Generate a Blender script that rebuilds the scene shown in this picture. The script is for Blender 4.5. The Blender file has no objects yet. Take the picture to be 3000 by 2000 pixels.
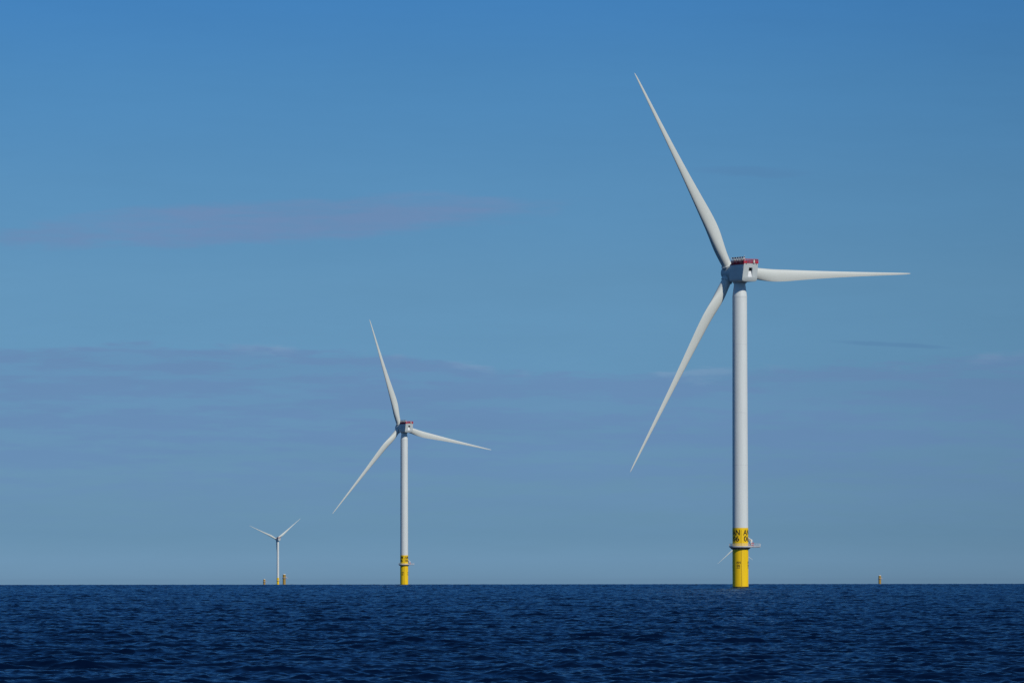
import bpy, bmesh, math, random
import numpy as np
from mathutils import Matrix, Vector, Euler

random.seed(4)
rng = np.random.default_rng(11)
PI = math.pi
scene = bpy.context.scene
COL = scene.collection

# ------------------------------------------------------------------ constants
R_EARTH = 7.4e6          # earth radius with refraction, metres
CAM_H = 3.7              # eye height above mean water
F_PX = 3000 * 200 / 36   # 200 mm lens in photo pixels
PITCH = 0.041669
ROLL = -0.00107
HUB_Z = 138.7
YAW = math.radians(33.2)  # rotors look away to the left, into the wind
SUN_AZ = math.radians(142)   # clockwise from +Y
SUN_EL = math.radians(40)


# ------------------------------------------------------------------ materials
def new_mat(name):
    m = bpy.data.materials.new(name)
    m.use_nodes = True
    return m, m.node_tree, m.node_tree.nodes['Principled BSDF']


def paint(name, col, rough=0.45, dirt=0.10, scale=(0.6, 0.6, 0.08), dirt_col=None, spec=0.35):
    """Painted steel or glass fibre with faint run-down streaks of its own."""
    m, nt, b = new_mat(name)
    tc = nt.nodes.new('ShaderNodeTexCoord')
    mp = nt.nodes.new('ShaderNodeMapping')
    mp.inputs['Scale'].default_value = scale
    nz = nt.nodes.new('ShaderNodeTexNoise')
    nz.inputs['Scale'].default_value = 1.0
    nz.inputs['Detail'].default_value = 5
    nz.inputs['Roughness'].default_value = 0.6
    rp = nt.nodes.new('ShaderNodeValToRGB')
    rp.color_ramp.elements[0].position = 0.35
    rp.color_ramp.elements[1].position = 0.62
    d = dirt_col or tuple(c * (1 - dirt) for c in col)
    rp.color_ramp.elements[0].color = (*d, 1)
    rp.color_ramp.elements[1].color = (*col, 1)
    L = nt.links.new
    L(tc.outputs['Object'], mp.inputs['Vector'])
    L(mp.outputs[0], nz.inputs['Vector'])
    L(nz.outputs['Fac'], rp.inputs[0])
    L(rp.outputs[0], b.inputs['Base Color'])
    b.inputs['Roughness'].default_value = rough
    b.inputs['Specular IOR Level'].default_value = spec
    return m


M = {}
M['tower'] = paint('light grey tower paint', (0.645, 0.68, 0.66), 0.5, 0.05)
M['blade'] = paint('light grey blade gelcoat', (0.585, 0.61, 0.565), 0.5, 0.05, (0.15, 0.15, 0.05))
M['nacelle'] = paint('light grey nacelle gelcoat', (0.52, 0.565, 0.555), 0.5, 0.05, (0.3, 0.3, 0.12))
M['seam'] = paint('tower flange seam', (0.58, 0.61, 0.61), 0.6, 0.1)
M['yellow'] = paint('traffic yellow paint', (0.92, 0.585, 0.004), 0.5, 0.14, (0.9, 0.9, 0.07))
M['stub_yellow'] = paint('dull yellow paint', (0.40, 0.255, 0.055), 0.6, 0.25, (0.9, 0.9, 0.07))  # one duller, browner yellow for the far foundations
M['black'] = paint('black lettering paint', (0.008, 0.008, 0.012), 0.6, 0.1)
M['faint'] = paint('faded small lettering paint', (0.30, 0.21, 0.02), 0.7, 0.2)
M['cable'] = paint('brownish yellow cable duct', (0.42, 0.28, 0.01), 0.6, 0.2)
M['steel'] = paint('galvanised steel', (0.60, 0.61, 0.62), 0.5, 0.2, (1, 1, 1))
M['skirt'] = paint('grey bracket steel', (0.24, 0.25, 0.27), 0.5, 0.2, (1, 1, 1))
M['white'] = paint('white crane paint', (0.74, 0.76, 0.76), 0.45, 0.06)
M['red'] = paint('signal red paint', (0.55, 0.012, 0.03), 0.5, 0.2, (1, 1, 1))
M['dark'] = paint('dark louvre and opening shade', (0.015, 0.02, 0.025), 0.6, 0.2)
M['cooler'] = paint('grey cooler panel', (0.40, 0.42, 0.42), 0.6, 0.2, (1, 1, 1))
M['algae'] = paint('dark wet splash zone', (0.035, 0.03, 0.015), 0.35, 0.4, (1.5, 1.5, 0.8))
M['lamp'] = paint('lamp housing', (0.7, 0.66, 0.58), 0.4, 0.1)


# ------------------------------------------------------------------ mesh helpers
class MB:
    """Collects boxes, bars and surfaces of revolution that become ONE mesh."""

    def __init__(self):
        self.bm = bmesh.new()

    def verts(self, pts):
        return [self.bm.verts.new(p) for p in pts]

    def box(self, c, s, rot=None):
        hx, hy, hz = s[0] / 2, s[1] / 2, s[2] / 2
        r = rot or Matrix.Identity(3)
        c = Vector(c)
        vs = self.verts([c + r @ Vector((x, y, z)) for z in (-hz, hz) for y in (-hy, hy) for x in (-hx, hx)])
        for f in ((0, 2, 3, 1), (4, 5, 7, 6), (0, 1, 5, 4), (2, 6, 7, 3), (0, 4, 6, 2), (1, 3, 7, 5)):
            self.bm.faces.new([vs[i] for i in f])

    def bar(self, p0, p1, w, h=None):
        p0, p1 = Vector(p0), Vector(p1)
        d = p1 - p0
        if d.length < 1e-6:
            return
        rot = d.to_track_quat('Z', 'Y').to_matrix()
        self.box((p0 + p1) / 2, (w, h or w, d.length), rot)

    def tube(self, p0, p1, r0, r1=None, n=10):
        p0, p1 = Vector(p0), Vector(p1)
        r1 = r0 if r1 is None else r1
        q = (p1 - p0).to_track_quat('Z', 'Y').to_matrix()
        rings = []
        for p, r in ((p0, r0), (p1, r1)):
            rings.append(self.verts([p + q @ Vector((r * math.cos(2 * PI * k / n), r * math.sin(2 * PI * k / n), 0)) for k in range(n)]))
        for k in range(n):
            j = (k + 1) % n
            self.bm.faces.new((rings[0][k], rings[0][j], rings[1][j], rings[1][k]))
        self.bm.faces.new(rings[0][::-1])
        self.bm.faces.new(rings[1])

    def lathe(self, prof, n=72, axis='Z', caps=True, c=(0, 0, 0)):
        c = Vector(c)
        rings = []
        for r, h in prof:
            pts = []
            for k in range(n):
                a = 2 * PI * k / n
                u, v = r * math.cos(a), r * math.sin(a)
                pts.append(c + (Vector((u, v, h)) if axis == 'Z' else Vector((v, h, u))))
            rings.append(self.verts(pts))
        for a, b in zip(rings, rings[1:]):
            for k in range(n):
                j = (k + 1) % n
                self.bm.faces.new((a[k], a[j], b[j], b[k]))
        if caps:
            self.bm.faces.new(rings[0][::-1])
            self.bm.faces.new(rings[-1])

    def mesh(self, name, mat, sharp=35):
        bmesh.ops.recalc_face_normals(self.bm, faces=self.bm.faces[:])
        me = bpy.data.meshes.new(name)
        self.bm.to_mesh(me)
        self.bm.free()
        return finish(me, mat, sharp)


def finish(me, mat, sharp=35):
    me.materials.append(mat)
    me.polygons.foreach_set('use_smooth', [True] * len(me.polygons))
    me.set_sharp_from_angle(angle=math.radians(sharp))
    me.update()
    return me


def link(name, me, parent=None, mtx=None):
    o = bpy.data.objects.new(name, me)
    COL.objects.link(o)
    if parent is not None:
        o.parent = parent
    if mtx is not None:
        o.matrix_local = mtx
    return o


def tag(o, label=None, cat=None, group=None, kind=None):
    if label:
        o['label'] = label
    if cat:
        o['category'] = cat
    if group:
        o['group'] = group
    if kind:
        o['kind'] = kind
    return o


# ------------------------------------------------------------------ foundation meshes
PILE_R = 3.5
DECK_Z = 18.35
TP_TOP = 26.4
TEXT_OUT = 0.03


def pile_mesh(mat, name):
    b = MB()
    b.lathe([(PILE_R, -8), (PILE_R, 6.0), (PILE_R, 12.0), (PILE_R, DECK_Z - 0.42)], 96)
    return b.mesh(name, mat)


def band_mesh(mat, name):
    b = MB()
    b.lathe([(PILE_R - 0.03, DECK_Z + 0.004), (PILE_R - 0.03, TP_TOP)], 96)
    return b.mesh(name, mat)


def splash_mesh():
    b = MB()
    b.lathe([(PILE_R + 0.02, -2.0), (PILE_R + 0.02, 0.62), (PILE_R + 0.003, 0.68)], 96, caps=False)
    return b.mesh('splash_zone', M['algae'])


DECK_ROT = Matrix.Rotation(math.radians(-8), 4, 'Z')


def deck_mesh():
    b = MB()
    b.lathe([(PILE_R + 0.02, DECK_Z - 0.40), (5.0, DECK_Z - 0.40), (5.0, DECK_Z), (PILE_R + 0.02, DECK_Z)], 64, caps=False)
    R3 = DECK_ROT.to_3x3()
    b.box(R3 @ Vector((6.55, 0.6, DECK_Z - 0.20)), (4.2, 4.6, 0.36), R3)
    for y in (-1.1, 2.3):           # brackets under the lay-down area
        b.bar(R3 @ Vector((4.9, y, DECK_Z - 0.42)), R3 @ Vector((8.3, y, DECK_Z - 0.46)), 0.22, 0.2)
    return b.mesh('deck', M['steel'])


def skirt_mesh():
    b = MB()
    b.lathe([(PILE_R + 0.06, DECK_Z - 1.32), (PILE_R + 0.14, DECK_Z - 1.32), (4.62, DECK_Z - 0.41), (PILE_R + 0.06, DECK_Z - 0.41)], 48, caps=False)
    for k in range(16):
        a = 2 * PI * (k + 0.5) / 16
        d = Vector((math.cos(a), math.sin(a), 0))
        b.bar(d * (PILE_R + 0.17) + Vector((0, 0, DECK_Z - 1.36)), d * 4.72 + Vector((0, 0, DECK_Z - 0.44)), 0.10, 0.16)
    return b.mesh('skirt', M['skirt'])


def railing_mesh():
    b = MB()
    R3 = DECK_ROT.to_3x3()
    path = []
    for k in range(53):
        a = math.radians(32 + k * 296 / 52)
        path.append(Vector((4.9 * math.cos(a), 4.9 * math.sin(a), DECK_Z)))
    outer = [(5.0, -1.62), (6.0, -1.62), (7.0, -1.62), (7.8, -1.62), (8.57, -1.62), (8.57, -0.8), (8.57, 0.0), (8.57, 0.8), (8.57, 1.6), (8.57, 2.3),
             (8.57, 2.82), (7.8, 2.82), (7.0, 2.82), (6.0, 2.82), (5.0, 2.82)]
    path2 = [R3 @ Vector((x, y, DECK_Z)) for x, y in outer]
    for pa in (path, path2):
        for p in pa:
            b.bar(p, p + Vector((0, 0, 1.15)), 0.065)
        for h, w in ((1.15, 0.075), (0.78, 0.045), (0.42, 0.045), (0.10, 0.12)):
            for p, q in zip(pa, pa[1:]):
                b.bar(p + Vector((0, 0, h)), q + Vector((0, 0, h)), w)
    return b.mesh('railing', M['steel'])


CR = Vector((4.95, 1.6, DECK_Z))


def crane_column_mesh():
    b = MB()
    b.tube(CR, CR + Vector((0, 0, 1.5)), 0.34, 0.30, 16)
    b.box(CR + Vector((0.0, 0, 1.95)), (0.62, 0.55, 1.0))
    b.lathe([(0.46, 0.0), (0.46, 0.12)], 16, c=CR)
    return b.mesh('crane_column', M['white'])


def crane_boom_mesh():
    b = MB()
    e = CR + Vector((0.05, 0, 2.5))
    t = CR + Vector((-2.6, 1.9, 4.25))
    b.bar(e, t, 0.55, 0.75)
    b.box(e, (0.72, 0.62, 0.75))
    return b.mesh('crane_boom', M['white'])


def crane_ram_mesh():
    b = MB()
    b.bar(CR + Vector((-0.45, -0.1, 0.5)), CR + Vector((-1.45, 0.75, 2.75)), 0.16)
    return b.mesh('crane_ram', M['dark'])


def red_box_mesh():
    b = MB()
    c = Vector((5.35, -0.7, DECK_Z))
    b.box(c + Vector((0, 0, 1.42)), (1.1, 0.9, 0.30))
    b.box(c + Vector((-0.28, 0, 0.40)), (0.42, 0.9, 0.62))
    b.box(c + Vector((0.30, 0, 0.34)), (0.36, 0.9, 0.50))
    for x in (-0.5, -0.1, 0.5):
        b.box(c + Vector((x, -0.38, 0.97)), (0.07, 0.07, 0.60))
        b.box(c + Vector((x, 0.38, 0.97)), (0.07, 0.07, 0.60))
    return b.mesh('equipment_box', M['red'])


def small_box_mesh():
    b = MB()
    b.box((3.85, -1.2, DECK_Z + 0.62), (0.55, 0.4, 0.36))
    b.box((3.85, -1.2, DECK_Z + 0.22), (0.12, 0.12, 0.44))
    return b.mesh('hose_box', M['red'])


def cable_mesh(z0, z1, r):
    b = MB()
    a = math.radians(-86)
    d = Vector((math.cos(a), math.sin(a), 0)) * (r + 0.035)
    b.tube(d + Vector((0, 0, z0)), d + Vector((0, 0, z1)), 0.085, n=8)
    z = z0 + 1.5
    while z < z1:
        b.box(d + Vector((0, 0, z)), (0.26, 0.10, 0.08))
        z += 3.0
    return b.mesh('cable_duct', M['cable'])


def text_mesh(name, body, height, mat, r, ang_deg, z_mid, width):
    """Lettering wrapped round a cylinder of radius r, centred on ang_deg."""
    cu = bpy.data.curves.new('lettering', 'FONT')
    cu.body = body
    cu.align_x = 'CENTER'
    cu.size = 1.0
    cu.resolution_u = 5
    cu.offset = 0.018
    o = bpy.data.objects.new('lettering', cu)
    COL.objects.link(o)
    dg = bpy.context.evaluated_depsgraph_get()
    me = bpy.data.meshes.new_from_object(o.evaluated_get(dg))
    bpy.data.objects.remove(o)
    bm = bmesh.new()
    bm.from_mesh(me)
    bpy.data.meshes.remove(me)
    xs = [v.co.x for v in bm.verts]
    ys = [v.co.y for v in bm.verts]
    s = height / (max(ys) - min(ys))
    squeeze = width / ((max(xs) - min(xs)) * s)
    xm, ym = (max(xs) + min(xs)) / 2, (max(ys) + min(ys)) / 2
    for v in bm.verts:
        v.co = ((v.co.x - xm) * s * squeeze, (v.co.y - ym) * s, 0)
    w = (max(xs) - min(xs)) * s * squeeze
    n = max(6, int(w / 0.15))
    for k in range(1, n):
        bmesh.ops.bisect_plane(bm, geom=bm.verts[:] + bm.edges[:] + bm.faces[:], plane_co=(-w / 2 + w * k / n, 0, 0), plane_no=(1, 0, 0))
    for v in bm.verts:
        a = math.radians(ang_deg) + v.co.x / r
        v.co = ((r + TEXT_OUT) * math.cos(a), (r + TEXT_OUT) * math.sin(a), z_mid + v.co.y)
    bm.normal_update()
    me = bpy.data.meshes.new(name)
    bm.to_mesh(me)
    bm.free()
    return finish(me, mat)


# ------------------------------------------------------------------ tower, nacelle, rotor meshes
def tower_r(z):
    t = (z - TP_TOP) / (HUB_Z - 10.3 - TP_TOP)
    return 3.45 + (3.22 - 3.45) * max(0, min(1, t))


def tower_mesh():
    b = MB()
    zt = HUB_Z - 10.3
    prof = [(3.45, TP_TOP + 0.004)]
    for k in range(1, 9):
        z = TP_TOP + (zt - 0.5 - TP_TOP) * k / 8
        prof.append((tower_r(z), z))
    prof += [(3.20, zt), (3.10, zt + 0.6), (2.55, HUB_Z - 5.6), (2.5, HUB_Z - 4.2)]
    b.lathe(prof, 96)
    return b.mesh('tower', M['tower'], 60)


def flange_mesh(z):
    b = MB()
    r = tower_r(z)
    b.lathe([(r + 0.002, z - 0.10), (r + 0.012, z - 0.08), (r + 0.012, z + 0.08), (r + 0.002, z + 0.10)], 96, caps=False)
    return b.mesh('flange', M['seam'])


def srear(z):
    if z > -2.7:
        return -8.9 + 1.05 * (3.75 - z) / 6.45
    return -7.85 + 0.45 * (-2.7 - z) / 1.6


def nacelle_profile():
    """Half outline in (x, z), hub axis at z = 0."""
    right = [(3.30, 3.75), (3.62, 3.66), (3.76, 3.40), (3.86, 1.0), (3.94, -1.0), (4.0, -2.70), (3.96, -3.55), (3.72, -4.0), (3.2, -4.22), (1.6, -4.38)]
    return right + [(-x, z) for x, z in right[::-1]]


def nacelle_mesh():
    bm = bmesh.new()
    pr = nacelle_profile()
    n = len(pr)

    def ring(fs, k=1.0, dz=0.0):
        return [bm.verts.new((x * k, fs(z), z * k + dz)) for x, z in pr]
    rings = [ring(lambda z: srear(z) + 0.30), ring(lambda z: srear(z) + 0.09, 0.992), ring(srear, 0.966)]
    front = [ring(lambda z: 1.0), ring(lambda z: 2.0, 0.985), ring(lambda z: 2.6, 0.93)]
    allr = rings[::-1] + front
    for a, b in zip(allr, allr[1:]):
        for i in range(n):
            j = (i + 1) % n
            bm.faces.new((a[i], a[j], b[j], b[i]))
    bm.faces.new(front[-1])
    # rear face: upper panel with a recess, lower panel plain
    rr = rings[-1]
    iR = pr.index((4.0, -2.70))
    iL = n - 1 - iR
    lower = [rr[i] for i in range(iR, iL + 1)]
    bm.faces.new(lower)
    hole = [(-1.15, -2.50), (1.15, -2.50), (0.92, 1.70), (-0.92, 1.70)]

    def P(x, z, d=0.0):
        # the inset rear ring is scaled, so its plane is shifted by the same rule
        return bm.verts.new((x, srear(z / 0.966) + d, z))
    h = [P(x, z) for x, z in hole]
    outer = [rr[i] for i in range(0, iR + 1)] + [rr[i] for i in range(iL, n)]
    edges = []
    for loop in (outer, h):
        for a, b in zip(loop, loop[1:] + loop[:1]):
            e = bm.edges.get((a, b)) or bm.edges.new((a, b))
            edges.append(e)
    bmesh.ops.triangle_fill(bm, edges=edges, use_beauty=True)
    # recess: ramp rising inward, side walls, ceiling (the dark louvre and opening shade is a part of its own)
    D = 1.0
    rl, rrg = P(-1.0, 0.30, D), P(1.0, 0.30, D)
    tl, tr = P(-0.92, 1.70, D), P(0.92, 1.70, D)
    bm.faces.new((h[0], h[1], rrg, rl))
    bm.faces.new((h[1], h[2], tr, rrg))
    bm.faces.new((h[0], rl, tl, h[3]))
    bm.faces.new((h[2], h[3], tl, tr))
    bm.faces.new((rl, rrg, tr, tl))
    bmesh.ops.recalc_face_normals(bm, faces=bm.faces[:])
    # roof details stay in the shell: small hoods on the rear edge
    me = bpy.data.meshes.new('nacelle')
    bm.to_mesh(me)
    bm.free()
    return finish(me, M['nacelle'], 28)


def ramp_mesh():
    b = MB()
    p0 = Vector((0, srear(-2.45 / 0.966) - 0.01, -2.45))
    p1 = Vector((0, srear(0.32 / 0.966) + 0.94, 0.32))
    for t0, t1, w0, w1 in ((0.02, 0.98, 1.10, 0.97),):
        pts = []
        for t, w in ((t0, w0), (t1, w1)):
            c = p0.lerp(p1, t)
            pts += [(c + Vector((-w, -0.03, 0))), (c + Vector((w, -0.03, 0))), (c + Vector((w, 0.04, 0))), (c + Vector((-w, 0.04, 0)))]
        v = b.verts(pts)
        for f in ((0, 1, 2, 3), (4, 5, 6, 7), (0, 1, 5, 4), (1, 2, 6, 5), (2, 3, 7, 6), (3, 0, 4, 7)):
            b.bm.faces.new([v[i] for i in f])
    return b.mesh('hatch_ramp', M['white'])  # added white plate: the ramp's extra sunlight put into its colour


def louvre_mesh():
    b = MB()
    b.box((0, srear(1.0) + 0.92, 1.0), (1.80, 0.04, 1.30))  # dark panel filling the opening, its shade put into the colour
    for k in range(4):
        z = 0.58 + k * 0.28
        b.box((0, srear(z / 0.966) + 0.80, z), (1.78, 0.04, 0.10), Matrix.Rotation(0.5, 3, 'X'))
    return b.mesh('louvre', M['dark'])


def panel_line_mesh():
    b = MB()
    z = -2.66
    b.box((0, srear(z / 0.966) - 0.004, z), (7.3, 0.03, 0.05))
    return b.mesh('panel_joint', M['seam'])


def vent_mesh(x):
    b = MB()
    b.box((x, srear(3.3) - 0.03, 3.28), (0.52, 0.16, 0.22))
    b.box((x, srear(3.3) - 0.13, 3.20), (0.40, 0.08, 0.10))
    return b.mesh('roof_drain', M['dark'])


def yaw_collar_mesh():
    b = MB()
    b.lathe([(2.9, -4.75), (3.1, -4.6), (3.1, -4.2)], 48)
    b.lathe([(2.62, -5.1), (2.62, -4.74)], 48)
    return b.mesh('yaw_collar', M['nacelle'])


ROOF = 3.76


def roof_fence_mesh():
    """Red mesh-and-slat fence round the nacelle roof."""
    b = MB()
    x, s0, s1 = 3.72, -8.86, 1.0
    z0, z1 = 3.50, 5.42

    def run(p, q, red_low):
        p, q = Vector(p), Vector(q)
        d = q - p
        n = int(d.length / 0.42)
        for k in range(n + 1):
            c = p + d * (k / n)
            w = 0.15 if k % 3 == 0 else 0.08
            b.bar((c.x, c.y, z0), (c.x, c.y, z1), w, w)
        for z, w, hgt in ((z1, 0.14, 0.14), (z1 - 0.67, 0.09, 0.09), (z1 - 1.07, 0.09, 0.09), (z1 - 1.47, 0.09, 0.3), (z0 + 0.16, 0.08, 0.3)):
            b.bar((p.x, p.y, z), (q.x, q.y, z), w, hgt) if abs(d.y) > 1 else b.bar((p.x, p.y, z), (q.x, q.y, z), hgt, w)
    run((-x, s0, 0), (x, s0, 0), True)
    z0, z1 = 3.10, 5.0
    run((-x - 0.1, s0 + 0.1, 0), (-x - 0.1, s1, 0), True)
    for k in range(26):            # dense mesh along the shaded side
        b.box((-x - 0.12, s0 + 0.35 + k * 0.375, 3.92), (0.05, 0.27, 1.45))
    z0, z1 = 3.50, 5.42
    run((x + 0.1, s0 + 0.1, 0), (x + 0.1, s1, 0), True)
    # solid red kick panels along the foot of the rear fence
    for xa, xb in ((-3.6, -2.4), (2.4, 3.6)):
        b.box(((xa + xb) / 2, s0 - 0.10, 4.05), (xb - xa, 0.04, 0.7))
    return b.mesh('roof_fence', M['red'])


def cooler_mesh():
    b = MB()
    b.box((0, 0, 0), (1.25, 0.16, 1.15))
    for k in range(6):             # fins
        b.box((-0.5 + k * 0.2, -0.10, 0), (0.05, 0.06, 1.05))
    return b.mesh('cooler_panel', M['cooler'])


def cooler_frame_mesh():
    b = MB()
    for k in range(6):
        b.box((-3.60, -8.5 + k * 1.86, 5.05), (0.46, 0.14, 2.66))
    b.bar((-3.55, -8.6, 4.95), (-3.55, 1.0, 4.95), 0.10)
    for k in range(9):
        b.box((-3.92, -8.2 + k * 1.05, 4.62), (0.06, 0.3, 0.18))
    return b.mesh('cooler_frame', M['white'])


def cooler_rail_mesh():
    b = MB()
    b.bar((-3.5, -8.75, 6.26), (-3.5, 1.05, 6.26), 0.30, 0.36)
    for k in range(5):
        b.box((-3.5, -7.57 + k * 1.86, 6.0), (0.10, 1.45, 0.16))
    return b.mesh('cooler_rail', paint('dark maroon rail', (0.10, 0.012, 0.035), 0.6, 0.2))


def lamp_mesh():
    b = MB()
    b.lathe([(0.42, 3.76), (0.42, 4.9), (0.30, 5.05)], 16, c=(1.35, -9.1, 0))
    b.box((1.35, -9.1, 3.86), (0.9, 0.5, 0.2))
    return b.mesh('beacon_lamp', M['lamp'])


def mast_mesh():
    b = MB()
    b.tube((-3.0, -8.2, 3.7), (-3.0, -8.2, 7.2), 0.06, 0.04, 6)
    b.bar((-3.35, -8.2, 6.7), (-2.65, -8.2, 6.7), 0.05)
    return b.mesh('wind_mast', M['steel'])


def generator_mesh():
    b = MB()
    b.lathe([(3.3, 2.45), (3.72, 2.61), (3.80, 3.0), (3.80, 4.1), (3.66, 4.45), (3.1, 4.7)], 72, 'Y')
    return b.mesh('generator', M['nacelle'])


HUB_S = 7.1


def hub_mesh():
    b = MB()
    prof = [(3.0, -2.42), (3.35, -2.1), (3.45, -1.0), (3.45, 0.9), (3.38, 2.1)]
    for k in range(1, 10):
        a = PI / 2 * k / 10
        prof.append((3.38 * math.cos(a), 2.1 + 2.3 * math.sin(a)))
    b.lathe(prof, 64, 'Y')
    return b.mesh('hub', M['nacelle'])


def root_socket_mesh():
    b = MB()
    b.lathe([(2.42, 2.2), (2.42, 3.72), (2.36, 3.76)], 56)
    return b.mesh('root_socket', M['nacelle'])


def bearing_mesh():
    b = MB()
    b.lathe([(2.52, 3.80), (2.58, 3.84), (2.58, 4.10), (2.52, 4.14)], 56)
    return b.mesh('pitch_bearing', M['tower'])


#        r    chord  twist  t/c   round-ness
BLADE = [(4.0, 4.25, 16, 1.0, 1.0), (6.0, 4.25, 16, 1.0, 1.0), (9.0, 4.7, 16, 0.90, 0.85), (12.5, 5.25, 16, 0.74, 0.52),
         (16.5, 5.65, 15.5, 0.56, 0.22), (20.5, 5.80, 14.5, 0.44, 0.05), (25, 5.65, 13, 0.36, 0), (30, 5.30, 11.5, 0.32, 0), (36, 4.65, 10, 0.29, 0),
         (44, 3.90, 8.2, 0.26, 0), (53, 3.15, 6.8, 0.24, 0), (62, 2.55, 5.6, 0.22, 0), (71, 2.00, 4.6, 0.21, 0), (80, 1.55, 3.8, 0.20, 0),
         (88, 1.18, 3.2, 0.19, 0), (94, 0.90, 2.8, 0.18, 0), (97.5, 0.66, 2.5, 0.18, 0), (99.3, 0.38, 2.5, 0.18, 0), (100, 0.10, 2.5, 0.18, 0)]
PITCH_DEG = 4.0


def blade_mesh():
    tab = np.array(BLADE)
    ru = np.linspace(4, 96.5, 90)
    rs = np.concatenate([ru, [97.6, 98.6, 99.3, 99.8, 100.0]])

    def interp(col):
        y = np.interp(ru, tab[:, 0], tab[:, col])
        for _ in range(14):
            y[1:-1] = 0.25 * y[:-2] + 0.5 * y[1:-1] + 0.25 * y[2:]
        return np.concatenate([y, np.interp(rs[len(ru):], tab[:, 0], tab[:, col])])
    ch, tw, tc, ro = (interp(k) for k in (1, 2, 3, 4))
    NP = 44
    bm = bmesh.new()
    rings = []
    for r, c, t, th, w in zip(rs, ch, tw, tc, ro):
        ang = math.radians(t + PITCH_DEG)
        pts = []
        for k in range(NP):
            a = 2 * PI * k / NP
            xc = 0.5 * (1 + math.cos(a))          # 1 at trailing edge, 0 at leading edge
            yt = 5 * th * (0.2969 * math.sqrt(xc) - 0.1260 * xc - 0.3516 * xc ** 2 + 0.2843 * xc ** 3 - 0.1036 * xc ** 4)
            up = a < PI
            camber = 0.10 * xc * (1 - xc) * min(1, 0.5 / max(th, 0.2))
            # suction side (rear, -Y) fuller than the pressure side
            y = (yt * 1.08 + camber) if up else -(yt * 0.92 - camber)
            cy = 0.5 * math.sin(a)
            pa = 0.30 + 0.20 * w
            xx = ((xc - pa) * (1 - w) + (xc - 0.5) * w) * c
            yy = -(y * (1 - w) + cy * w) * c
            x2 = xx * math.cos(ang) + yy * math.sin(ang)
            y2 = -xx * math.sin(ang) + yy * math.cos(ang)
            y2 += 2.6 * max(0, (r - 4) / 96) ** 1.4   # rotor leans and bends upwind
            pts.append(bm.verts.new((x2, y2, 4 + (r - 4) * 1.007)))
        rings.append(pts)
    for a, b in zip(rings, rings[1:]):
        for k in range(NP):
            j = (k + 1) % NP
            bm.faces.new((a[k], a[j], b[j], b[k]))
    bm.faces.new(rings[0][::-1])
    bm.faces.new(rings[-1])
    bmesh.ops.recalc_face_normals(bm, faces=bm.faces[:])
    me = bpy.data.meshes.new('blade')
    bm.to_mesh(me)
    bm.free()
    return finish(me, M['blade'], 60)


# ------------------------------------------------------------------ camera
cam_d = bpy.data.cameras.new('camera')
cam = bpy.data.objects.new('camera', cam_d)
COL.objects.link(cam)
cam_d.sensor_fit = 'HORIZONTAL'
cam_d.sensor_width = 36
cam_d.lens = 200
cam_d.clip_start = 1
cam_d.clip_end = 80000
cam_m = Matrix.Rotation(PI / 2 + PITCH, 4, 'X') @ Matrix.Rotation(ROLL, 4, 'Z')
cam.matrix_world = Matrix.Translation((0, 0, CAM_H)) @ cam_m
scene.camera = cam


def base_at(px, dist):
    """Point on the curved mean sea surface, dist metres off, on the bearing of a photo column."""
    d = cam_m.to_3x3() @ Vector(((px - 1500) / F_PX, -(1711 - 1000) / F_PX, -1))
    h = Vector((d.x, d.y, 0)).normalized() * dist
    return Vector((h.x, h.y, -dist * dist / (2 * R_EARTH)))


# ------------------------------------------------------------------ things
MESH = {}


def shared(key, fn):
    if key not in MESH:
        MESH[key] = fn()
    return MESH[key]


def foundation_parts(root, yellow, tall):
    link('monopile', shared('pile' + yellow, lambda: pile_mesh(M[yellow], 'monopile')), root)
    pile = root.children[-1] if root.children else None
    band = link('transition_piece', shared('band' + yellow, lambda: band_mesh(M[yellow], 'transition_piece')), root)
    pile = [c for c in root.children if c.name.startswith('monopile')][0]
    link('splash_zone', shared('splash', splash_mesh), pile)
    plat = link('work_platform', shared('deck', deck_mesh), root)
    link('skirt', shared('skirt', skirt_mesh), plat)
    link('railing', shared('railing', railing_mesh), plat)
    col = link('crane', shared('ccol', crane_column_mesh), root)
    link('crane_boom', shared('cboom', crane_boom_mesh), col)
    link('crane_ram', shared('cram', crane_ram_mesh), col)
    link('equipment_box', shared('redbox', red_box_mesh), root)
    link('hose_box', shared('hosebox', small_box_mesh), root)
    return pile, band


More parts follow.
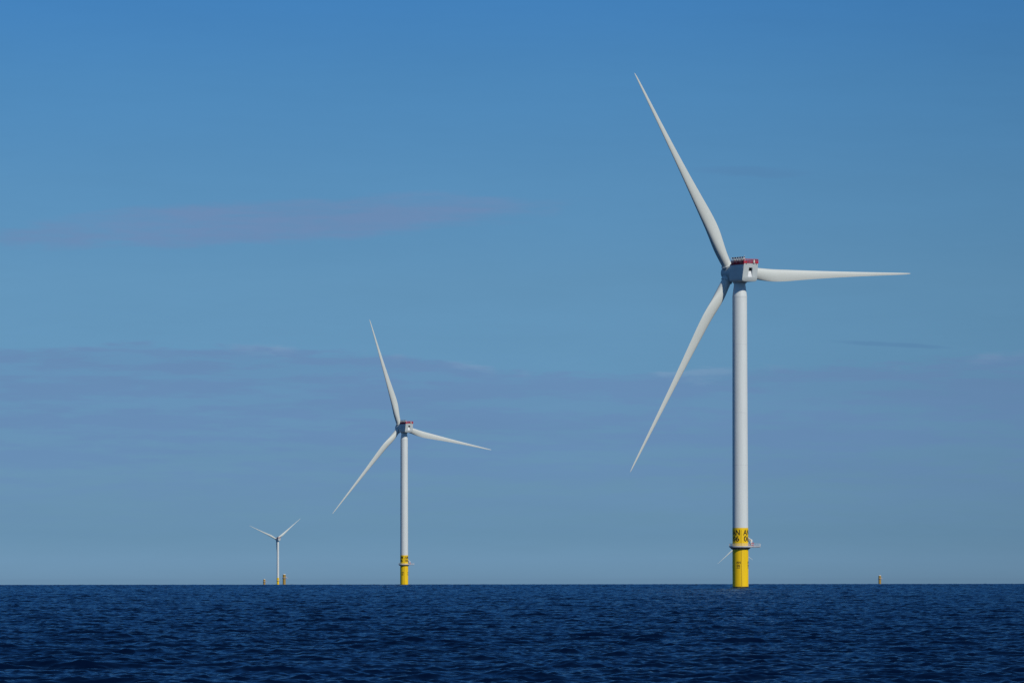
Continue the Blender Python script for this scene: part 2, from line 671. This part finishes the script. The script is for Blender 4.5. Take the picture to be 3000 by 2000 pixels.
def turbine(px, dist, rotor_deg, label, marks=None, mark_shift=0.0, yaw=YAW):
    root = bpy.data.objects.new('wind_turbine', None)
    COL.objects.link(root)
    root.location = base_at(px, dist)
    tag(root, label, 'wind turbine', 'white wind turbines standing in the sea')
    pile, band = foundation_parts(root, 'yellow', True)
    if marks:
        link('cable_duct', shared('duct_low', lambda: cable_mesh(-1.0, DECK_Z - 1.4, PILE_R)), pile)
        link('cable_duct', shared('duct_high', lambda: cable_mesh(DECK_Z + 0.1, TP_TOP - 0.9, PILE_R - 0.03)), band)
        r = PILE_R - 0.03
        for q in range(4):
            a = -90 - 38.5 + mark_shift + 90 * q
            for body, z, wd in ((marks[0], 24.38, 3.95), (marks[1], 21.66, 3.35)):
                link('marking', text_mesh('marking', body, 2.42, M['black'], r, a, z, wd), band)
            a2 = -90 - 17.2 + mark_shift * 0.5 + 92 * q
            for body, z, hgt, wd in ((marks[0], 11.25, 1.02, 1.97), (marks[1], 9.92, 1.05, 1.50)):
                link('marking', text_mesh('marking', body, hgt, M['black'], PILE_R, a2, z, wd), pile)
            b = MB()      # worn, no longer readable small plate under the number
            for k in range(9):
                ang = math.radians(a2) + (k - 4) * 0.052
                c = Vector(((PILE_R + 0.02) * math.cos(ang), (PILE_R + 0.02) * math.sin(ang), 8.92 + 0.05 * ((k * 7) % 3 - 1)))
                b.box(c, (0.025, 0.12, 0.42 + 0.1 * (k % 2)), Matrix.Rotation(ang, 3, 'Z'))
            link('worn_marking', b.mesh('worn_marking', M['faint']), pile)
    tw = link('tower', shared('tower', tower_mesh), root)
    for k, z in enumerate((54.0, 77.0, 107.0, HUB_Z - 10.9)):
        link('flange', shared('flange%d' % k, lambda: flange_mesh(z)), tw)
    mh = Matrix.Translation((0, 0, HUB_Z)) @ Matrix.Rotation(yaw, 4, 'Z')
    nac = link('nacelle', shared('nacelle', nacelle_mesh), root, mh)
    for nm, fn in (('louvre', louvre_mesh), ('hatch_ramp', ramp_mesh), ('panel_joint', panel_line_mesh), ('yaw_collar', yaw_collar_mesh), ('roof_fence', roof_fence_mesh),
                   ('cooler_frame', cooler_frame_mesh), ('cooler_rail', cooler_rail_mesh),
                   ('beacon_lamp', lamp_mesh), ('wind_mast', mast_mesh), ('generator', generator_mesh)):
        link(nm, shared(nm, fn), nac)
    for k in range(5):            # upright panels standing one behind the other, facing aft
        link('cooler_panel', shared('cooler', cooler_mesh), nac, Matrix.Translation((-2.85, -7.57 + k * 1.86, 5.30)))
    for x in (-2.65, 2.75):
        link('roof_drain', shared('drain%g' % x, lambda: vent_mesh(x)), nac)
    mr = mh @ Matrix.Translation((0, HUB_S, 0)) @ Matrix.Rotation(math.radians(3.5), 4, 'X')
    hub = link('hub', shared('hub', hub_mesh), root, mr)
    for k in range(3):
        ry = Matrix.Rotation(math.radians(rotor_deg + 120 * k), 4, 'Y')
        link('root_socket', shared('socket', root_socket_mesh), hub, ry)
        bl = link('blade', shared('blade', blade_mesh), root, mr @ ry)
        link('pitch_bearing', shared('bearing', bearing_mesh), bl)
    return root


turbine(2169.4, 2503, -31.5, 'nearest and tallest white wind turbine, on the yellow base lettered AN 06', ('AN', '06'), yaw=math.radians(32.6))
turbine(1184.2, 5020, -19.5, 'middle-sized white wind turbine whose right blade droops slightly, base lettered AM 06', ('AM', '06'), -10)
turbine(814.2, 16600, -67.2, 'small far white wind turbine with Y-shaped rotor between two short yellow stubs')
turbine(2159, 20000, -5.0, 'farthest wind turbine, thin blade tips peeping out behind the yellow base lettered AN 06', yaw=YAW + math.radians(8))


def stub_cap_mesh():
    b = MB()
    prof = [(3.42, TP_TOP + 0.004), (3.50, TP_TOP + 0.05), (3.50, TP_TOP + 0.5)]
    for k in range(1, 8):
        a = PI / 2 * k / 8
        prof.append((3.5 * math.cos(a), TP_TOP + 0.5 + 0.8 * math.sin(a)))
    b.lathe(prof, 48)
    return b.mesh('cap', M['white'])


def stub(px, dist, label):
    root = bpy.data.objects.new('turbine_foundation', None)
    COL.objects.link(root)
    root.location = base_at(px, dist)
    tag(root, label, 'foundation', 'yellow turbine foundations still without towers')
    foundation_parts(root, 'stub_yellow', False)
    link('cap', shared('cap', stub_cap_mesh), root)


stub(774.3, 18500, 'shortest thin yellow foundation stub with white cap, left of the small far turbine')
stub(832.6, 13300, 'thickest yellow foundation stub with pale cap, just right of the small far turbine')
stub(2577.5, 15000, 'lone yellow foundation stub with pale cap on the horizon, right of the tallest turbine')


# ------------------------------------------------------------------ sea
def build_sea():
    az_dense = np.radians(np.arange(-6.6, 6.6, 0.0125))
    az_out = np.radians(np.concatenate([np.arange(6.6, 20, 0.6), np.arange(20, 180, 4.0)]))
    az = np.concatenate([-az_out[::-1], az_dense, az_out]).astype(np.float64)
    d = 185.0
    rr = list(np.geomspace(0.6, 60, 40)) + list(np.arange(62, 185, 1.6))
    while d < 8300:
        rr.append(d)
        d += 0.17 * (d / 190) ** 0.72
    rr += list(np.geomspace(8310, 40000, 70))
    rr = np.array(rr)
    nr, na = len(rr), len(az)
    dr = np.gradient(rr)
    da = np.gradient(az)
    # wave components: fully developed small wind sea, dispersed round the wind direction
    N = 260
    lam = np.exp(rng.uniform(math.log(0.28), math.log(30), N))
    k = 2 * PI / lam
    kp = 2 * PI / 15.0
    dk = k * math.log(30 / 0.28) / N
    S = 0.0081 / 2 * k ** -3 * np.exp(-1.25 * (kp / k) ** 2)
    amp = np.sqrt(2 * S * dk) * np.interp(np.log(lam), [math.log(0.4), math.log(1.5), math.log(6)], [1.6, 2.2, 0.98])
    wind = math.atan2(-math.cos(YAW), math.sin(YAW))      # travel direction
    th = wind + rng.normal(0, 1, N) * np.interp(np.log(lam), [math.log(1.0), math.log(8)], [1.15, 0.6])
    ph = rng.uniform(0, 2 * PI, N)
    kx, ky = k * np.cos(th), k * np.sin(th)
    co = np.empty((nr, na, 3), np.float32)
    sa, ca = np.sin(az), np.cos(az)
    CH = 64
    for i0 in range(0, nr, CH):
        i1 = min(nr, i0 + CH)
        R = rr[i0:i1, None]
        X = R * sa[None, :]
        Y = R * ca[None, :]
        sr = dr[i0:i1, None]
        sl = R * da[None, :]
        Z = -(R * R) / (2 * R_EARTH) + np.zeros_like(X)
        if rr[i0] > 60 and rr[i0] < 12000:
            X32, Y32 = X, Y
            DX = np.zeros_like(X); DY = np.zeros_like(X); H = np.zeros_like(X)
            srm, slm = float(sr.min()), float(sl.min())
            for j in range(N):
                lr = 2 * PI / max(abs(ky[j]), 1e-4)      # wavelength seen along and across the rows
                ll = 2 * PI / max(abs(kx[j]), 1e-4)
                if lr < 2.1 * srm or ll < 2.1 * slm:
                    continue
                w = np.clip((lr / sr - 2.1) / 0.9, 0, 1) * np.clip((ll / sl - 2.1) / 0.9, 0, 1)
                p = (kx[j] * X + ky[j] * Y + ph[j]).astype(np.float32)
                c = np.cos(p) * w
                s = np.sin(p) * w
                H += amp[j] * c
                DX -= 1.0 * amp[j] * (kx[j] / k[j]) * s
                DY -= 1.0 * amp[j] * (ky[j] / k[j]) * s
            far = np.clip((R - 900) / 5000, 0, 1)
            gain = 1 + 1.1 * far * far * (3 - 2 * far)
            DX *= gain; DY *= gain; H *= gain
            X = X + DX
            Y = Y + DY
            Z = Z + H
        co[i0:i1, :, 0] = X
        co[i0:i1, :, 1] = Y
        co[i0:i1, :, 2] = Z
    nv = nr * na
    idx = np.arange(nv, dtype=np.int32).reshape(nr, na)
    nxt = np.roll(idx, -1, axis=1)
    q = np.stack([idx[:-1], nxt[:-1], nxt[1:], idx[1:]], axis=-1).reshape(-1, 4)   # faces up
    nf = len(q)
    me = bpy.data.meshes.new('sea')
    me.vertices.add(nv)
    me.vertices.foreach_set('co', co.reshape(-1))
    me.loops.add(nf * 4)
    me.loops.foreach_set('vertex_index', q.reshape(-1))
    me.polygons.add(nf)
    me.polygons.foreach_set('loop_start', np.arange(0, nf * 4, 4, dtype=np.int32))
    me.polygons.foreach_set('use_smooth', np.ones(nf, dtype=bool))
    me.update(calc_edges=True)
    m, nt, b = new_mat('sea water')
    nt.nodes.remove(b)
    L = nt.links.new
    out = nt.nodes['Material Output']
    tc = nt.nodes.new('ShaderNodeTexCoord')
    mp = nt.nodes.new('ShaderNodeMapping')
    mp.inputs['Rotation'].default_value = (0, 0, YAW)
    mp.inputs['Scale'].default_value = (0.6, 1.0, 1.0)
    n1 = nt.nodes.new('ShaderNodeTexNoise')
    n1.inputs['Scale'].default_value = 1.7
    n1.inputs['Detail'].default_value = 5
    n1.inputs['Roughness'].default_value = 0.65
    bp = nt.nodes.new('ShaderNodeBump')
    bp.inputs['Strength'].default_value = 0.7
    bp.inputs['Distance'].default_value = 0.03
    fr = nt.nodes.new('ShaderNodeFresnel')
    fr.inputs['IOR'].default_value = 1.333
    df = nt.nodes.new('ShaderNodeBsdfDiffuse')          # light scattered back out of the water
    df.inputs['Color'].default_value = (0.0006, 0.0050, 0.0210, 1)
    gl = nt.nodes.new('ShaderNodeBsdfGlossy')           # surface sheen, weakened as through a polarising filter
    gl.inputs['Color'].default_value = (0.37, 0.52, 0.66, 1)
    gl.inputs['Roughness'].default_value = 0.08
    mx = nt.nodes.new('ShaderNodeMixShader')
    L(tc.outputs['Object'], mp.inputs['Vector'])
    L(mp.outputs[0], n1.inputs['Vector'])
    L(n1.outputs['Fac'], bp.inputs['Height'])
    for n in (fr, gl):
        L(bp.outputs[0], n.inputs['Normal'])
    pw = nt.nodes.new('ShaderNodeMath')
    pw.operation = 'POWER'
    pw.inputs[1].default_value = 1.95
    L(fr.outputs[0], pw.inputs[0])
    L(pw.outputs[0], mx.inputs[0])
    L(df.outputs[0], mx.inputs[1])
    L(gl.outputs[0], mx.inputs[2])
    L(mx.outputs[0], out.inputs['Surface'])
    me.materials.append(m)
    o = bpy.data.objects.new('sea', me)
    COL.objects.link(o)
    tag(o, 'dark blue open sea with small wind waves out to the horizon', 'sea', kind='structure')


build_sea()


# ------------------------------------------------------------------ daylight
def build_world():
    w = bpy.data.worlds.new('World')
    scene.world = w
    w.use_nodes = True
    nt = w.node_tree
    L = nt.links.new
    bg = nt.nodes['Background']
    sky = nt.nodes.new('ShaderNodeTexSky')
    sky.sky_type = 'NISHITA'
    sky.sun_disc = False
    sky.sun_elevation = SUN_EL
    sky.sun_rotation = SUN_AZ
    sky.air_density = 0.5
    sky.dust_density = 0.0
    sky.ozone_density = 3.0
    bg.inputs['Strength'].default_value = 0.1

    def mth(op, a, b=None, c=None, clamp=False):
        n = nt.nodes.new('ShaderNodeMath')
        n.operation = op
        n.use_clamp = clamp
        for i, v in enumerate((a, b, c)):
            if v is None:
                continue
            if isinstance(v, (int, float)):
                n.inputs[i].default_value = v
            else:
                L(v, n.inputs[i])
        return n.outputs[0]

    def smooth(v, a, b):
        n = nt.nodes.new('ShaderNodeMapRange')
        n.interpolation_type = 'SMOOTHSTEP'
        L(v, n.inputs['Value'])
        if a < b:
            n.inputs['From Min'].default_value, n.inputs['From Max'].default_value = a, b
            n.inputs['To Min'].default_value, n.inputs['To Max'].default_value = 0, 1
        else:
            n.inputs['From Min'].default_value, n.inputs['From Max'].default_value = b, a
            n.inputs['To Min'].default_value, n.inputs['To Max'].default_value = 1, 0
        return n.outputs[0]

    def ramp(fac, stops, interp='LINEAR'):
        n = nt.nodes.new('ShaderNodeValToRGB')
        n.color_ramp.interpolation = interp
        e = n.color_ramp.elements
        while len(e) < len(stops):
            e.new(0.5)
        for el, (p, c) in zip(e, stops):
            el.position = p
            el.color = (*c, 1) if len(c) == 3 else c
        L(fac, n.inputs[0])
        return n.outputs[0]

    tc = nt.nodes.new('ShaderNodeTexCoord')
    sp = nt.nodes.new('ShaderNodeSeparateXYZ')
    L(tc.outputs['Generated'], sp.inputs[0])
    X, Y, Z = sp.outputs
    el = mth('MULTIPLY', mth('ARCSINE', Z), 180 / PI)
    az = mth('MULTIPLY', mth('ARCTAN2', X, Y), 180 / PI)

    # clear-air colour correction of the sky model by height above the horizon
    elp = mth('POWER', mth('DIVIDE', mth('MAXIMUM', el, 0), 60, clamp=True), 0.5)

    def p(e):
        return math.sqrt(e / 60)
    corr = ramp(elp, [(0, (0.088, 0.132, 0.200)), (p(0.2), (0.100, 0.152, 0.224)), (p(0.45), (0.095, 0.149, 0.212)), (p(1), (0.113, 0.170, 0.221)), (p(2), (0.134, 0.205, 0.256)), (p(3), (0.151, 0.230, 0.267)),
                      (p(4), (0.147, 0.246, 0.289)), (p(5), (0.132, 0.254, 0.313)), (p(6), (0.108, 0.250, 0.340)), (p(12), (0.14, 0.33, 0.46)), (p(25), (0.32, 0.52, 0.60)), (p(50), (0.55, 0.80, 0.88))])
    vm = nt.nodes.new('ShaderNodeVectorMath')
    vm.operation = 'MULTIPLY'
    L(sky.outputs[0], vm.inputs[0])
    L(corr, vm.inputs[1])
    vs = nt.nodes.new('ShaderNodeVectorMath')
    vs.operation = 'SCALE'
    L(vm.outputs[0], vs.inputs[0])
    vs.inputs['Scale'].default_value = 2.0
    clear = vs.outputs[0]

    # thin mauve stratus
    def noise(sx, sy, off, detail=5, rough=0.55):
        cb = nt.nodes.new('ShaderNodeCombineXYZ')
        L(mth('MULTIPLY', az, sx), cb.inputs[0])
        L(mth('MULTIPLY', el, sy), cb.inputs[1])
        cb.inputs[2].default_value = off
        n = nt.nodes.new('ShaderNodeTexNoise')
        n.inputs['Scale'].default_value = 1
        n.inputs['Detail'].default_value = detail
        n.inputs['Roughness'].default_value = rough
        L(cb.outputs[0], n.inputs['Vector'])
        return n.outputs['Fac']
    nb = mth('SUBTRACT', noise(0.9, 5.0, 3.1, 6, 0.6), 0.5)
    nf = mth('SUBTRACT', noise(2.6, 16.0, 8.7, 5, 0.6), 0.5)
    ns = noise(0.55, 6.0, 21.0, 5, 0.55)

    def a_(px):
        return (px - 1500) / 291.0

    def e_(py):
        return (1694.5 - py) / 291.0
    # lens-shaped cloud left of centre
    u = mth('DIVIDE', mth('SUBTRACT', az, a_(790)), 2.85)
    v = mth('DIVIDE', mth('SUBTRACT', mth('SUBTRACT', el, e_(648)), mth('MULTIPLY', u, 0.15)), 0.23)
    d = mth('ADD', mth('ADD', mth('MULTIPLY', u, u), mth('MULTIPLY', v, v)), mth('ADD', mth('MULTIPLY', nb, 2.0), mth('MULTIPLY', nf, 0.9)))
    lens = mth('MULTIPLY', smooth(d, 1.20, 0.30), mth('ADD', 0.52, mth('MULTIPLY', smooth(mth('ADD', ns, mth('MULTIPLY', nf, 0.7)), 0.32, 0.62), 0.48)))
    # broad low bank with a fairly crisp upper edge
    top = ramp(mth('DIVIDE', mth('ADD', az, 6), 12), [((a_(x) + 6) / 12, (e_(y) / 4,) * 3) for x, y in
               ((-200, 1012), (200, 1008), (700, 1008), (1100, 1030), (1450, 1078), (1950, 1092), (2250, 1080), (2450, 1055), (3000, 1045))])
    dep = mth('ADD', mth('SUBTRACT', mth('MULTIPLY', top, 4.0), el), mth('ADD', mth('MULTIPLY', nb, 0.34), mth('MULTIPLY', nf, 0.10)))
    bank = mth('MULTIPLY', mth('MULTIPLY', smooth(dep, -0.015, 0.06), smooth(el, 0.15, 1.55)), mth('ADD', 0.38, mth('MULTIPLY', smooth(mth('ADD', ns, mth('MULTIPLY', nf, 0.6)), 0.34, 0.62), 0.62)))
    rim = mth('MULTIPLY', mth('MULTIPLY', smooth(dep, -0.03, 0.02), smooth(dep, 0.11, 0.03)), smooth(noise(0.8, 1.0, 40.0, 3), 0.50, 0.64))
    # two small dark wisps
    def wisp(px, py, hx, hy, slope):
        uu = mth('DIVIDE', mth('SUBTRACT', az, a_(px)), hx)
        vv = mth('DIVIDE', mth('SUBTRACT', mth('SUBTRACT', el, e_(py)), mth('MULTIPLY', uu, slope)), hy)
        dd = mth('ADD', mth('ADD', mth('MULTIPLY', uu, uu), mth('MULTIPLY', vv, vv)), mth('MULTIPLY', nf, 1.6))
        return smooth(dd, 1.3, 0.0)
    wis = mth('ADD', mth('MULTIPLY', wisp(2210, 505, 0.62, 0.06, -0.02), 0.30), mth('MULTIPLY', wisp(2620, 1012, 0.66, 0.026, -0.035), 0.36))

    def mix(fac, a, col):
        n = nt.nodes.new('ShaderNodeMix')
        n.data_type = 'RGBA'
        L(fac, n.inputs[0])
        L(a, n.inputs[6])
        n.inputs[7].default_value = (*col, 1)
        return n.outputs[2]
    c = mix(mth('MULTIPLY', lens, 0.95), clear, (1.47, 2.60, 4.60))
    c = mix(mth('MULTIPLY', bank, 0.95), c, (1.36, 2.60, 4.58))
    c = mix(mth('MULTIPLY', rim, 0.5), c, (2.1, 3.4, 5.2))
    c = mix(wis, c, (0.92, 2.10, 4.05))
    vd = nt.nodes.new('ShaderNodeVectorMath')          # sky mottled faintly and dimmed a little towards the right
    vd.operation = 'SCALE'
    L(c, vd.inputs[0])
    mott = mth('MULTIPLY', mth('ADD', mth('SUBTRACT', noise(0.35, 2.2, 55.0, 6, 0.6), 0.5), mth('MULTIPLY', nf, 0.25)), 0.10)
    L(mth('SUBTRACT', mth('ADD', 1.0, mott), mth('MULTIPLY', smooth(az, 0.5, 7.0), 0.12)), vd.inputs['Scale'])
    L(vd.outputs[0], bg.inputs['Color'])


build_world()

sun_d = bpy.data.lights.new('sun', 'SUN')
sun_d.energy = 3.35
sun_d.angle = math.radians(0.53)
sun_d.color = (1.0, 0.95, 0.86)
sun = bpy.data.objects.new('sun', sun_d)
COL.objects.link(sun)
to_sun = Vector((math.sin(SUN_AZ) * math.cos(SUN_EL), math.cos(SUN_AZ) * math.cos(SUN_EL), math.sin(SUN_EL)))
sun.rotation_euler = to_sun.to_track_quat('Z', 'Y').to_euler()
sun.location = (0, 0, 300)

vs = scene.view_settings
vs.view_transform = 'Standard'
vs.look = 'None'
vs.exposure = 0
vs.gamma = 1
vs.use_curve_mapping = False
scene.cycles.max_bounces = 6
